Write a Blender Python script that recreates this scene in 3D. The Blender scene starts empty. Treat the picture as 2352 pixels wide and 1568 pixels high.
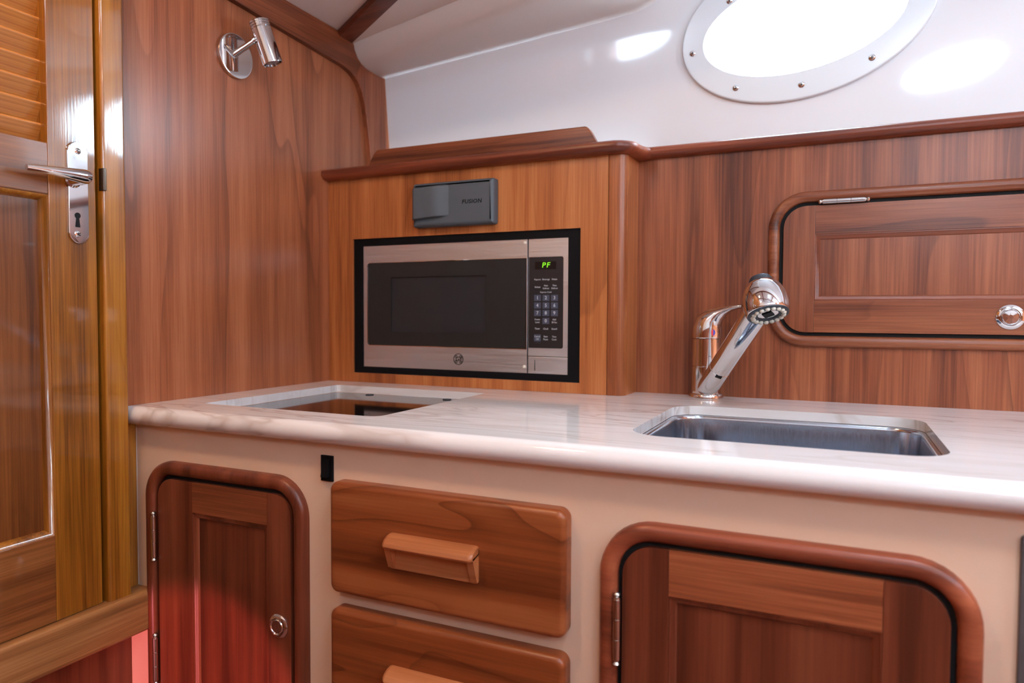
import bpy, bmesh, math, random
from mathutils import Vector, Matrix
from math import sin, cos, pi, radians, sqrt

random.seed(4)
scene = bpy.context.scene
COL = scene.collection

# ------------------------------------------------------------------ camera, world, exposure
CAM = Vector((0.9855, -0.7526, 1.042))
W_, H_, F_ = 2352, 1568, 1616.5
yaw, pitch, roll = radians(24.82), radians(-2.169), radians(0.261)
_f = Vector((-sin(yaw) * cos(pitch), cos(yaw) * cos(pitch), sin(pitch)))
_r = Vector((cos(yaw), sin(yaw), 0))
_u = _r.cross(_f)
RIGHT = cos(roll) * _r + sin(roll) * _u
UP = -sin(roll) * _r + cos(roll) * _u
FWD = _f
cd = bpy.data.cameras.new('camera')
cam = bpy.data.objects.new('camera', cd)
COL.objects.link(cam)
cam.matrix_world = Matrix(((RIGHT.x, UP.x, -FWD.x, CAM.x), (RIGHT.y, UP.y, -FWD.y, CAM.y),
                           (RIGHT.z, UP.z, -FWD.z, CAM.z), (0, 0, 0, 1)))
cd.sensor_width = 36
cd.lens = 36 * F_ / W_
cd.clip_start = 0.02
cd.dof.use_dof = True
cd.dof.focus_distance = 1.03
cd.dof.aperture_fstop = 4.2
scene.camera = cam

world = bpy.data.worlds.new('world')
scene.world = world
world.use_nodes = True
_bg = world.node_tree.nodes['Background']
_bg.inputs['Color'].default_value = (0.65, 0.83, 1.0, 1)
_bg.inputs['Strength'].default_value = 55.0

vs = scene.view_settings
vs.view_transform = 'Standard'
vs.look = 'None'
vs.exposure = -0.22
vs.gamma = 1.0
vs.use_curve_mapping = False
scene.cycles.use_denoising = True
scene.cycles.max_bounces = 10
scene.cycles.diffuse_bounces = 6
scene.cycles.glossy_bounces = 6
scene.cycles.sample_clamp_indirect = 6.0
scene.cycles.caustics_reflective = False
scene.cycles.caustics_refractive = False


def portal(name, loc, rot, sx, sy):
    """sampling portal in a daylight opening (emits nothing by itself)"""
    l = bpy.data.lights.new(name, 'AREA')
    l.shape = 'RECTANGLE'
    l.size, l.size_y = sx, sy
    l.cycles.is_portal = True
    o = bpy.data.objects.new(name, l)
    COL.objects.link(o)
    o.location = loc
    o.rotation_euler = rot
    return o


# daylight openings: galley porthole, and unseen hatch, companionway and windows laid out for light
HATCH = (1.12, 1.34, -0.58, -0.36)          # x0 x1 y0 y1 in the cabin top, unseen, added for overhead daylight
CABIN = dict(x1=2.7, y0=-1.45, top=1.95)
portal('daylight_hatch', ((HATCH[0] + HATCH[1]) / 2, (HATCH[2] + HATCH[3]) / 2, 1.97), (0, 0, 0),
       HATCH[1] - HATCH[0], HATCH[3] - HATCH[2])
portal('daylight_companionway', (2.74, -0.55, 1.70), (0, radians(90), 0), 0.30, 0.30)
portal('daylight_opposite', (0.165, -1.19, 1.865), (radians(90), 0, 0), 0.30, 0.14)
portal('daylight_opposite', (1.36, -1.19, 1.60), (radians(90), 0, 0), 0.34, 0.16)
portal('daylight_opposite', (2.325, -1.19, 1.61), (radians(90), 0, 0), 0.47, 0.28)
portal('daylight_porthole', (0.917, 0.67, 1.574), (radians(-90), 0, 0), 0.36, 0.19)


# ------------------------------------------------------------------ photo geometry helpers
def ray(x, y):
    return RIGHT * (x - W_ / 2) + UP * (H_ / 2 - y) + FWD * F_


def pix(x, y, ax, val):
    """where the line of sight of a photo pixel meets the plane axis = val"""
    d = ray(x, y)
    return CAM + d * ((val - CAM[ax]) / d[ax])


def pix_plane(x, y, p0, n):
    d = ray(x, y)
    return CAM + d * ((p0 - CAM).dot(n) / d.dot(n))


# ------------------------------------------------------------------ mesh helpers
def bm_new():
    return bmesh.new()


def box(bm, x0, x1, y0, y1, z0, z1, bev=0.0, seg=2):
    vs_ = [bm.verts.new((x, y, z)) for x in (x0, x1) for y in (y0, y1) for z in (z0, z1)]
    q = [(0, 1, 3, 2), (4, 6, 7, 5), (0, 4, 5, 1), (2, 3, 7, 6), (0, 2, 6, 4), (1, 5, 7, 3)]
    fs = [bm.faces.new([vs_[i] for i in f]) for f in q]
    if bev:
        es = list({e for f in fs for e in f.edges})
        bmesh.ops.bevel(bm, geom=es, offset=bev, segments=seg, affect='EDGES', profile=0.5)


def rr(a0, a1, b0, b1, r, n=8):
    """rounded rectangle; r is one radius or (bl, br, tr, tl)"""
    rs = (r,) * 4 if not isinstance(r, (tuple, list)) else r
    cs = [(a0, b0, 1, 1, pi), (a1, b0, -1, 1, 1.5 * pi), (a1, b1, -1, -1, 0), (a0, b1, 1, -1, 0.5 * pi)]
    out = []
    for (a, b, sa, sb, t0), rad in zip(cs, rs):
        if rad < 0.002:          # a plain corner
            out.append((a, b))
            continue
        ca, cb = a + sa * rad, b + sb * rad
        for i in range(n + 1):
            t = t0 + 0.5 * pi * i / n
            out.append((ca + rad * cos(t), cb + rad * sin(t)))
    return out


def ell(ca, cb, ra, rb, rot=0.0, n=64):
    out = []
    for i in range(n):
        t = 2 * pi * i / n
        a, b = ra * cos(t), rb * sin(t)
        out.append((ca + a * cos(rot) - b * sin(rot), cb + a * sin(rot) + b * cos(rot)))
    return out


def inset(pts, d):
    """move a counter-clockwise loop inwards by d (mitred)"""
    n = len(pts)
    out = []
    for i in range(n):
        p0, p1, p2 = Vector(pts[i - 1]), Vector(pts[i]), Vector(pts[(i + 1) % n])
        e1, e2 = (p1 - p0), (p2 - p1)
        if e1.length < 1e-9:
            e1 = e2
        if e2.length < 1e-9:
            e2 = e1
        e1.normalize()
        e2.normalize()
        n1, n2 = Vector((-e1.y, e1.x)), Vector((-e2.y, e2.x))
        m = n1 + n2
        k = m.dot(n1)
        m = m / k if abs(k) > 0.2 else n1
        out.append(tuple(p1 + m * d))
    return out


def loft(bm, loops, cap0=False, cap1=False, closed=True):
    vs_ = [[bm.verts.new(p) for p in lp] for lp in loops]
    for a, b in zip(vs_, vs_[1:]):
        m = len(a)
        for i in range(m if closed else m - 1):
            j = (i + 1) % m
            try:
                bm.faces.new((a[i], a[j], b[j], b[i]))
            except ValueError:
                pass
    for flag, lp in ((cap0, vs_[0]), (cap1, vs_[-1])):
        if flag:
            es = []
            for i in range(len(lp)):
                e = bm.edges.get((lp[i], lp[(i + 1) % len(lp)])) or bm.edges.new((lp[i], lp[(i + 1) % len(lp)]))
                es.append(e)
            if len(lp) <= 4:
                bm.faces.new(lp)
            else:
                bmesh.ops.triangle_fill(bm, use_beauty=True, use_dissolve=False, edges=es)
    return vs_


# plane maps: (a, b, depth) -> xyz.  FY: on a wall facing the camera side, depth = y; FX: on the bulkhead, depth = x; FZ: flat
FY = lambda a, b, d: Vector((a, d, b))
FX = lambda a, b, d: Vector((d, a, b))
FZ = lambda a, b, d: Vector((a, b, d))


def slab(bm, pts, d_back, d_front, bev=0.0, mp=FY, seg=3, back=True):
    """extruded outline with a rounded-over front edge"""
    s = 1 if d_front > d_back else -1
    loops = [[mp(a, b, d_back) for a, b in pts]]
    if bev > 0:
        for i in range(seg + 1):
            t = 0.5 * pi * i / seg
            ins = bev * (1 - cos(t))
            dep = d_front - s * bev * (1 - sin(t))
            q = inset(pts, ins) if ins > 0 else pts
            loops.append([mp(a, b, dep) for a, b in q])
    else:
        loops.append([mp(a, b, d_front) for a, b in pts])
    loft(bm, loops, back, True)


def ring(bm, pts, prof, mp=FY):
    """prof: list of (inset, depth), swept round the loop"""
    loft(bm, [[mp(a, b, d) for a, b in (inset(pts, i) if i else pts)] for i, d in prof])


def holed(bm, outer, holes, d0, d1, mp=FY):
    """plate with holes, between depths d0 and d1"""
    tops = []
    for d in (d0, d1):
        es = []
        lps = []
        for lp in [outer] + holes:
            v = [bm.verts.new(mp(a, b, d)) for a, b in lp]
            lps.append(v)
            es += [bm.edges.new((v[i], v[(i + 1) % len(v)])) for i in range(len(v))]
        bmesh.ops.triangle_fill(bm, use_beauty=True, use_dissolve=False, edges=es)
        tops.append(lps)
    for a, b in zip(*tops):
        for i in range(len(a)):
            j = (i + 1) % len(a)
            bm.faces.new((a[i], a[j], b[j], b[i]))


def basis(n):
    n = Vector(n).normalized()
    t = Vector((0, 0, 1)) if abs(n.z) < 0.9 else Vector((1, 0, 0))
    a = n.cross(t).normalized()
    return a, n.cross(a).normalized(), n


def lathe(bm, o, axis, prof, seg=32, cap0=True, cap1=True):
    """prof: (distance along axis, radius)"""
    a, b, n = basis(axis)
    o = Vector(o)
    loops = []
    for s, r in prof:
        loops.append([o + n * s + (a * cos(2 * pi * i / seg) + b * sin(2 * pi * i / seg)) * max(r, 1e-5) for i in range(seg)])
    loft(bm, loops, cap0, cap1)


def tube(bm, pts, rad, seg=16, cap=True, squash=None):
    """round bar through points; rad one number or one per point"""
    pts = [Vector(p) for p in pts]
    rs = [rad] * len(pts) if not isinstance(rad, (list, tuple)) else rad
    t = (pts[1] - pts[0]).normalized()
    a, b, _ = basis(t)
    loops = []
    for i, p in enumerate(pts):
        d = (pts[min(i + 1, len(pts) - 1)] - pts[max(i - 1, 0)]).normalized()
        a = (a - d * a.dot(d)).normalized()
        b = d.cross(a).normalized()
        loops.append([p + (a * cos(2 * pi * k / seg) + b * sin(2 * pi * k / seg)) * rs[i] for k in range(seg)])
    loft(bm, loops, cap, cap)


def sweep(bm, path, prof, up=Vector((0, 0, 1)), cap=True):
    """open path in a horizontal plane; prof loop of (side, height); side>0 lies to the right of travel"""
    path = [Vector(p) for p in path]
    loops = []
    for i, p in enumerate(path):
        d0 = (p - path[i - 1]).normalized() if i else (path[1] - p).normalized()
        d1 = (path[i + 1] - p).normalized() if i < len(path) - 1 else d0
        n0, n1 = d0.cross(up), d1.cross(up)
        m = n0 + n1
        m = m / max(m.dot(n0), 0.3)
        loops.append([p + m * s + up * h for s, h in prof])
    loft(bm, loops, cap, cap)


WLOC = {}


def _link(o, parent):
    COL.objects.link(o)
    if parent is not None:
        o.parent = parent
        o.location = -WLOC[parent.name]
    WLOC[o.name] = Vector((0, 0, 0))


def mk(name, bm, mat, parent=None, label=None, cat=None, kind=None, group=None, sharp=38):
    bmesh.ops.remove_doubles(bm, verts=bm.verts, dist=1e-6)
    bmesh.ops.recalc_face_normals(bm, faces=bm.faces)
    lim = radians(sharp)
    for f in bm.faces:
        f.smooth = True
    for e in bm.edges:
        if len(e.link_faces) != 2 or e.calc_face_angle(0) > lim:
            e.smooth = False
    me = bpy.data.meshes.new(name)
    bm.to_mesh(me)
    bm.free()
    me.materials.append(mat)
    o = bpy.data.objects.new(name, me)
    _link(o, parent)
    wn = o.modifiers.new('flat_faces', 'WEIGHTED_NORMAL')
    wn.mode = 'FACE_AREA'
    wn.weight = 90
    wn.keep_sharp = True
    props(o, label, cat, kind, group)
    return o


def props(o, label=None, cat=None, kind=None, group=None):
    if label:
        o['label'] = label
    if cat:
        o['category'] = cat
    if kind:
        o['kind'] = kind
    if group:
        o['group'] = group


def root(name, loc, label, cat=None, kind=None, group=None):
    o = bpy.data.objects.new(name, None)
    COL.objects.link(o)
    o.empty_display_size = 0.05
    o.location = loc
    WLOC[o.name] = Vector(loc)
    props(o, label, cat, kind, group)
    return o


def text(name, body, size, loc, xdir, nrm, mat, parent, extrude=0.0002, align='CENTER', shear=0.0, bold=0.0, sx=1.0, gap=1.0):
    cu = bpy.data.curves.new(name, 'FONT')
    cu.body = body
    cu.size = size
    cu.align_x = align
    cu.align_y = 'CENTER'
    cu.extrude = extrude
    cu.shear = shear
    cu.offset = bold
    cu.resolution_u = 2
    cu.space_character = gap
    tmp = bpy.data.objects.new(name + '_tmp', cu)
    COL.objects.link(tmp)
    dg = bpy.context.evaluated_depsgraph_get()
    me = bpy.data.meshes.new_from_object(tmp.evaluated_get(dg))
    bpy.data.objects.remove(tmp)
    bpy.data.curves.remove(cu)
    xd = Vector(xdir).normalized()
    nn = Vector(nrm).normalized()
    yd = nn.cross(xd)
    for v in me.vertices:
        c = v.co.copy()
        v.co = Vector(loc) + xd * c.x * sx + yd * c.y + nn * c.z
    me.materials.clear()
    me.materials.append(mat)
    o = bpy.data.objects.new(name, me)
    _link(o, parent)
    return o


# ------------------------------------------------------------------ materials
MATS = {}


def _mat(name):
    m = bpy.data.materials.new(name)
    m.use_nodes = True
    nt = m.node_tree
    return m, nt, nt.nodes['Principled BSDF']


def plain(name, col, rough=0.5, metal=0.0, coat=0.0, spec=0.5, emit=None, es=0.0, bump=None, trans=0.0):
    m, nt, b = _mat(name)
    b.inputs['Base Color'].default_value = (*col, 1)
    b.inputs['Roughness'].default_value = rough
    b.inputs['Metallic'].default_value = metal
    b.inputs['Coat Weight'].default_value = coat
    b.inputs['Coat Roughness'].default_value = 0.04
    b.inputs['Specular IOR Level'].default_value = spec
    b.inputs['Transmission Weight'].default_value = trans
    if emit:
        b.inputs['Emission Color'].default_value = (*emit, 1)
        b.inputs['Emission Strength'].default_value = es
    if bump:
        tc = nt.nodes.new('ShaderNodeTexCoord')
        nz = nt.nodes.new('ShaderNodeTexNoise')
        nz.inputs['Scale'].default_value = bump[0]
        nz.inputs['Detail'].default_value = 2
        bp = nt.nodes.new('ShaderNodeBump')
        bp.inputs['Strength'].default_value = bump[1]
        bp.inputs['Distance'].default_value = bump[2]
        nt.links.new(tc.outputs['Object'], nz.inputs['Vector'])
        nt.links.new(nz.outputs['Fac'], bp.inputs['Height'])
        nt.links.new(bp.outputs['Normal'], b.inputs['Normal'])
    return m


def ramp(nt, stops):
    r = nt.nodes.new('ShaderNodeValToRGB')
    el = r.color_ramp.elements
    while len(el) < len(stops):
        el.new(0.5)
    for e, (p, c) in zip(el, stops):
        e.position = p
        e.color = (*c, 1) if len(c) == 3 else c
    return r


def wood(name, dark, mid, light, axis='Z', rough=0.32, coat=0.0, seed=0.0, figure=1.0, fscale=3.0, lines=9.0, bump=0.05, stretch=0.13, fibre=0.27):
    """cherry / teak veneer: cathedral figure from contour lines of a stretched noise, plus fibres and broad tone"""
    m, nt, b = _mat(name)
    N, L = nt.nodes, nt.links
    tc = N.new('ShaderNodeTexCoord')
    mp = N.new('ShaderNodeMapping')
    k = 'XYZ'.index(axis)
    sc = [1.0, 1.0, 1.0]
    sc[k] = stretch
    mp.inputs['Scale'].default_value = sc
    mp.inputs['Location'].default_value = (seed * 1.7, seed * 2.3, seed * 3.1)
    L.new(tc.outputs['Object'], mp.inputs['Vector'])
    # figure lines
    n1 = N.new('ShaderNodeTexNoise')
    n1.inputs['Scale'].default_value = fscale
    n1.inputs['Detail'].default_value = 2.0
    n1.inputs['Roughness'].default_value = 0.45
    n1.inputs['Distortion'].default_value = 0.35
    L.new(mp.outputs['Vector'], n1.inputs['Vector'])
    mu = N.new('ShaderNodeMath')
    mu.operation = 'MULTIPLY'
    mu.inputs[1].default_value = lines
    L.new(n1.outputs['Fac'], mu.inputs[0])
    fr = N.new('ShaderNodeMath')
    fr.operation = 'FRACT'
    L.new(mu.outputs[0], fr.inputs[0])
    r1 = ramp(nt, [(0.0, (0.62,) * 3), (0.035, (0.02,) * 3), (0.10, (0.42,) * 3), (0.6, (0.74,) * 3), (1.0, (0.62,) * 3)])
    L.new(fr.outputs[0], r1.inputs['Fac'])
    # fibres
    mp2 = N.new('ShaderNodeMapping')
    sc2 = [1.0, 1.0, 1.0]
    sc2[k] = 0.02
    mp2.inputs['Scale'].default_value = sc2
    mp2.inputs['Location'].default_value = (seed, seed, seed)
    L.new(tc.outputs['Object'], mp2.inputs['Vector'])
    n2 = N.new('ShaderNodeTexNoise')
    n2.inputs['Scale'].default_value = 380
    n2.inputs['Detail'].default_value = 3
    L.new(mp2.outputs['Vector'], n2.inputs['Vector'])
    # broad bands
    mp3 = N.new('ShaderNodeMapping')
    sc3 = [1.0, 1.0, 1.0]
    sc3[k] = 0.035
    mp3.inputs['Scale'].default_value = sc3
    mp3.inputs['Location'].default_value = (seed * 0.7, seed * 0.9, seed * 1.1)
    L.new(tc.outputs['Object'], mp3.inputs['Vector'])
    n3 = N.new('ShaderNodeTexNoise')
    n3.inputs['Scale'].default_value = 26
    n3.inputs['Detail'].default_value = 4
    n3.inputs['Roughness'].default_value = 0.6
    L.new(mp3.outputs['Vector'], n3.inputs['Vector'])
    r3 = ramp(nt, [(0.32, (0,) * 3), (0.68, (1,) * 3)])
    L.new(n3.outputs['Fac'], r3.inputs['Fac'])

    def mixf(a, bb, f):
        x = N.new('ShaderNodeMix')
        x.data_type = 'FLOAT'
        x.inputs[0].default_value = f
        L.new(a, x.inputs[2])
        L.new(bb, x.inputs[3])
        return x.outputs[0]
    r2f = ramp(nt, [(0.33, (0,) * 3), (0.67, (1,) * 3)])
    L.new(n2.outputs['Fac'], r2f.inputs['Fac'])
    v = mixf(r3.outputs['Color'], r2f.outputs['Color'], fibre)
    v = mixf(v, r1.outputs['Color'], 0.20 * figure)
    cr = ramp(nt, [(0.15, dark), (0.5, mid), (0.85, light)])
    L.new(v, cr.inputs['Fac'])
    # thin late-wood lines along the contours
    rl2 = ramp(nt, [(0.0, (0.0,) * 3), (0.015, (1.0,) * 3), (0.05, (0.55,) * 3), (0.22, (0.0,) * 3), (1.0, (0.0,) * 3)])
    L.new(fr.outputs[0], rl2.inputs['Fac'])
    n5 = N.new('ShaderNodeTexNoise')
    n5.inputs['Scale'].default_value = 5
    L.new(mp.outputs['Vector'], n5.inputs['Vector'])
    r5 = ramp(nt, [(0.38, (0.15,) * 3), (0.62, (1.0,) * 3)])
    L.new(n5.outputs['Fac'], r5.inputs['Fac'])
    ml = N.new('ShaderNodeMath')
    ml.operation = 'MULTIPLY'
    L.new(rl2.outputs['Color'], ml.inputs[0])
    L.new(r5.outputs['Color'], ml.inputs[1])
    ml2 = N.new('ShaderNodeMath')
    ml2.operation = 'MULTIPLY'
    ml2.inputs[1].default_value = min(1.0, 0.75 * figure)
    L.new(ml.outputs[0], ml2.inputs[0])
    mxc = N.new('ShaderNodeMix')
    mxc.data_type = 'RGBA'
    L.new(ml2.outputs[0], mxc.inputs[0])
    L.new(cr.outputs['Color'], mxc.inputs[6])
    mxc.inputs[7].default_value = (dark[0] * .62, dark[1] * .62, dark[2] * .62, 1)
    L.new(mxc.outputs[2], b.inputs['Base Color'])
    b.inputs['Roughness'].default_value = rough
    b.inputs['Specular IOR Level'].default_value = 0.36
    b.inputs['Coat Weight'].default_value = coat
    b.inputs['Coat Roughness'].default_value = 0.05
    if bump:
        bp = N.new('ShaderNodeBump')
        bp.inputs['Strength'].default_value = bump
        bp.inputs['Distance'].default_value = 0.001
        L.new(n2.outputs['Fac'], bp.inputs['Height'])
        L.new(bp.outputs['Normal'], b.inputs['Normal'])
        if coat:
            bp2 = N.new('ShaderNodeBump')
            bp2.inputs['Strength'].default_value = 0.05
            bp2.inputs['Distance'].default_value = 0.0006
            L.new(n2.outputs['Fac'], bp2.inputs['Height'])
            L.new(bp2.outputs['Normal'], b.inputs['Coat Normal'])
    return m


CH_D, CH_M, CH_L = (0.090, 0.022, 0.009), (0.225, 0.060, 0.023), (0.35, 0.112, 0.046)
def cherry(name, axis, seed, tone=1.0, rough=0.30, **k):
    t = lambda c: tuple(min(1, x * tone) for x in c)
    return wood(name, t(CH_D), t(CH_M), t(CH_L), axis, rough, seed=seed, **k)


def cherry_red(name, axis, seed, tone=1.0, **k):
    t = lambda c: tuple(x * tone for x in c)
    return wood(name, t((0.10, 0.022, 0.010)), t((0.20, 0.046, 0.020)), t((0.29, 0.078, 0.034)), axis, 0.33, seed=seed, fibre=0.14, **k)


M = {}
M['bulkhead'] = wood('cherry_veneer_bulkhead', (0.155, 0.046, 0.019), (0.285, 0.086, 0.034), (0.38, 0.132, 0.058), 'Z', 0.30, seed=3.3, fscale=4.5, lines=9, figure=.8, fibre=.3)
M['trim'] = cherry('cherry_trim', 'Y', 5.1, 0.85, figure=0.3)
M['trim_v'] = cherry('cherry_trim_upright', 'Z', 6.4, 1.0, figure=0.3)
M['backwall'] = cherry('cherry_veneer_back', 'Z', 8.2, 0.88, 0.32, fscale=5.5, lines=9, figure=.7)
M['mwcab'] = wood('cherry_veneer_cabinet', (0.19, 0.050, 0.014), (0.36, 0.112, 0.031), (0.48, 0.18, 0.06), 'Z', 0.30, seed=11.7, figure=0.45, fscale=4)
M['post'] = wood('cherry_corner_post', (0.20, 0.052, 0.016), (0.38, 0.12, 0.038), (0.50, 0.18, 0.065), 'Z', 0.30, seed=2.9, figure=0.5)
M['rail'] = cherry_red('cherry_rail', 'X', 1.9, 1.1, figure=0.3)
M['fiddle'] = cherry('cherry_fiddle', 'X', 7.7, 0.75, figure=0.4)
M['surround'] = cherry_red('cherry_surround', 'Z', 4.2, 0.80, figure=0.25)
M['surround2'] = cherry_red('cherry_surround_light', 'X', 9.2, 1.25, figure=0.3)
M['lock_surround'] = cherry('cherry_locker_surround', 'X', 3.9, 0.72, figure=0.3)
M['stile'] = cherry_red('cherry_stile', 'Z', 12.5, 0.72, figure=0.35)
M['railh'] = cherry('cherry_door_rail', 'X', 14.2, 0.85, figure=0.8, fscale=6, lines=7)
M['railh2'] = cherry('cherry_door_rail_light', 'X', 15.1, 1.15, figure=0.8, fscale=6, lines=7)
M['mould'] = cherry_red('cherry_bead', 'Z', 17.0, 0.75, figure=0.1)
M['panel'] = cherry_red('cherry_door_panel', 'Z', 16.8, 0.72, figure=0.4)
M['lock_stile'] = cherry('cherry_locker_stile', 'Z', 18.3, 0.72, figure=0.4)
M['lock_mould'] = wood('cherry_locker_bead', (0.13, 0.034, 0.016), (0.17, 0.046, 0.021), (0.21, 0.06, 0.028), 'X', 0.33, seed=20.2, figure=0.0, fibre=0.1)
M['lock_rail'] = cherry('cherry_locker_rail', 'X', 19.9, 0.72, figure=0.6, fscale=6)
M['lock_panel'] = cherry('cherry_locker_panel', 'Z', 21.4, 0.8, figure=0.6, fscale=5)
M['drawer'] = wood('cherry_drawer', (0.11, 0.024, 0.007), (0.225, 0.054, 0.015), (0.31, 0.090, 0.028), 'X', 0.30, seed=23.1, figure=.8, fscale=7, lines=10, stretch=0.3, fibre=0.12)
M['drawer2'] = wood('cherry_drawer_lower', (0.11, 0.024, 0.007), (0.225, 0.054, 0.015), (0.31, 0.090, 0.028), 'X', 0.30, seed=27.6, figure=.8, fscale=7, lines=10, stretch=0.3, fibre=0.12)
M['pull'] = wood('cherry_pull', (0.22, 0.062, 0.018), (0.40, 0.13, 0.045), (0.50, 0.19, 0.075), 'X', 0.28, seed=29.0, figure=0.4, fibre=0.14)
TK = [(0.12, 0.036, 0.003), (0.285, 0.100, 0.009), (0.42, 0.172, 0.020)]
M['teak_v'] = wood('varnished_teak_upright', *TK, 'Z', 0.35, 1.0, 31.0, 0.35, 6, 8)
M['teak_h'] = wood('varnished_teak_rail', (0.09, 0.027, 0.007), (0.19, 0.064, 0.016), (0.29, 0.11, 0.033), 'Y', 0.35, 1.0, 33.0, 0.4, 6, 8)
M['teak_p'] = wood('varnished_teak_panel', (0.06, 0.017, 0.004), (0.145, 0.044, 0.009), (0.22, 0.075, 0.018), 'Z', 0.35, 1.0, 35.0, 0.4, 6, 8)
M['teak_s'] = wood('varnished_teak_slat', (0.17, 0.05, 0.008), (0.38, 0.13, 0.02), (0.55, 0.22, 0.045), 'Y', 0.35, 0.7, 37.0, 0.5, 8, 8)
M['sill'] = wood('teak_threshold', (0.14, 0.055, 0.016), (0.30, 0.125, 0.04), (0.42, 0.20, 0.075), 'Y', 0.4, 0.0, 39.0, 0.3, 6, 8)
M['batten'] = cherry_red('cherry_batten', 'X', 41.0, 0.75, figure=0.3)

M['gelcoat'] = plain('white_gelcoat', (0.82, 0.85, 0.88), 0.06, bump=(3, 0.04, 0.01))
M['liner'] = plain('white_liner', (0.78, 0.75, 0.72), 0.34)
M['headliner'] = plain('headliner', (0.78, 0.76, 0.75), 0.6)
M['cream'] = plain('cream_laminate', (0.74, 0.545, 0.405), 0.32)
M['portframe'] = plain('porthole_frame_paint', (0.80, 0.87, 0.91), 0.22)
M['chrome'] = plain('chrome', (0.74, 0.75, 0.77), 0.05, 1.0)
M['chrome_warm'] = plain('nickel_hinge', (0.62, 0.60, 0.58), 0.16, 1.0)
M['black'] = plain('black_plastic', (0.004, 0.004, 0.005), 0.5, spec=0.12)
M['gap'] = plain('shadow_gap_black', (0.004, 0.003, 0.003), 0.9)
M['cover'] = plain('grey_rubber_cover', (0.066, 0.082, 0.096), 0.55, bump=(900, 0.1, 0.0003))
M['coverink'] = plain('cover_lettering', (0.006, 0.008, 0.011), 0.7, spec=.1)
M['glass_black'] = plain('black_ceramic_glass', (0.006, 0.005, 0.005), 0.06)
M['mwglass'] = plain('microwave_door_glass', (0.020, 0.020, 0.019), 0.16, spec=.35)
M['mwmesh'] = plain('microwave_screen', (0.022, 0.022, 0.024), 0.3, spec=.35)
M['ctrl'] = plain('control_glass', (0.018, 0.017, 0.018), 0.2)
M['key'] = plain('keypad_key', (0.045, 0.055, 0.085), 0.35)
M['ink'] = plain('white_print', (0.55, 0.58, 0.62), 0.5)
M['display'] = plain('display_black', (0.004, 0.003, 0.004), 0.2)
M['led'] = plain('green_display_segment', (0.05, 0.2, 0.0), 0.5, emit=(0.32, 1.0, 0.02), es=0.9)
M['brown_metal'] = plain('bronze_strike', (0.10, 0.07, 0.05), 0.3, 0.8)
M['rubber'] = plain('dark_rubber', (0.02, 0.025, 0.035), 0.45)
M['nub'] = plain('cream_silicone', (0.72, 0.68, 0.58), 0.5)
M['red'] = plain('hot_mark', (0.6, 0.03, 0.03), 0.3)
M['blue'] = plain('cold_mark', (0.03, 0.05, 0.4), 0.3)
M['grey_app'] = plain('dark_grey_appliance', (0.085, 0.075, 0.078), 0.4)
M['lens'] = plain('lamp_lens', (0.55, 0.62, 0.68), 0.15)
M['caulk'] = plain('caulk', (0.55, 0.50, 0.45), 0.6)
M['carpet'] = plain('red_brown_sole', (0.20, 0.06, 0.04), 0.8)
M['white_wall'] = plain('white_cabin_side', (0.80, 0.81, 0.82), 0.2)
M['lamp_glow'] = plain('unseen_lamp_diffuser', (0.9, 0.85, 0.75), 0.5, emit=(1.0, 0.78, 0.5), es=6.0)


def steel(name, col, axis, rough, bs=0.02):
    m, nt, b = _mat(name)
    N, L = nt.nodes, nt.links
    tc = N.new('ShaderNodeTexCoord')
    mp = N.new('ShaderNodeMapping')
    sc = [1, 1, 1]
    sc['XYZ'.index(axis)] = 0.012
    mp.inputs['Scale'].default_value = sc
    L.new(tc.outputs['Object'], mp.inputs['Vector'])
    nz = N.new('ShaderNodeTexNoise')
    nz.inputs['Scale'].default_value = 900
    nz.inputs['Detail'].default_value = 2
    L.new(mp.outputs['Vector'], nz.inputs['Vector'])
    rp = ramp(nt, [(0.3, (rough * 0.8,) * 3), (0.7, (rough * 1.25,) * 3)])
    L.new(nz.outputs['Fac'], rp.inputs['Fac'])
    L.new(rp.outputs['Color'], b.inputs['Roughness'])
    bp = N.new('ShaderNodeBump')
    bp.inputs['Strength'].default_value = bs
    bp.inputs['Distance'].default_value = 0.0003
    L.new(nz.outputs['Fac'], bp.inputs['Height'])
    L.new(bp.outputs['Normal'], b.inputs['Normal'])
    b.inputs['Base Color'].default_value = (*col, 1)
    b.inputs['Metallic'].default_value = 1.0
    return m


M['steel'] = steel('brushed_steel', (0.70, 0.75, 0.81), 'X', 0.40)
M['sinksteel'] = steel('sink_steel', (0.50, 0.55, 0.62), 'Z', 0.15, 0.006)


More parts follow.
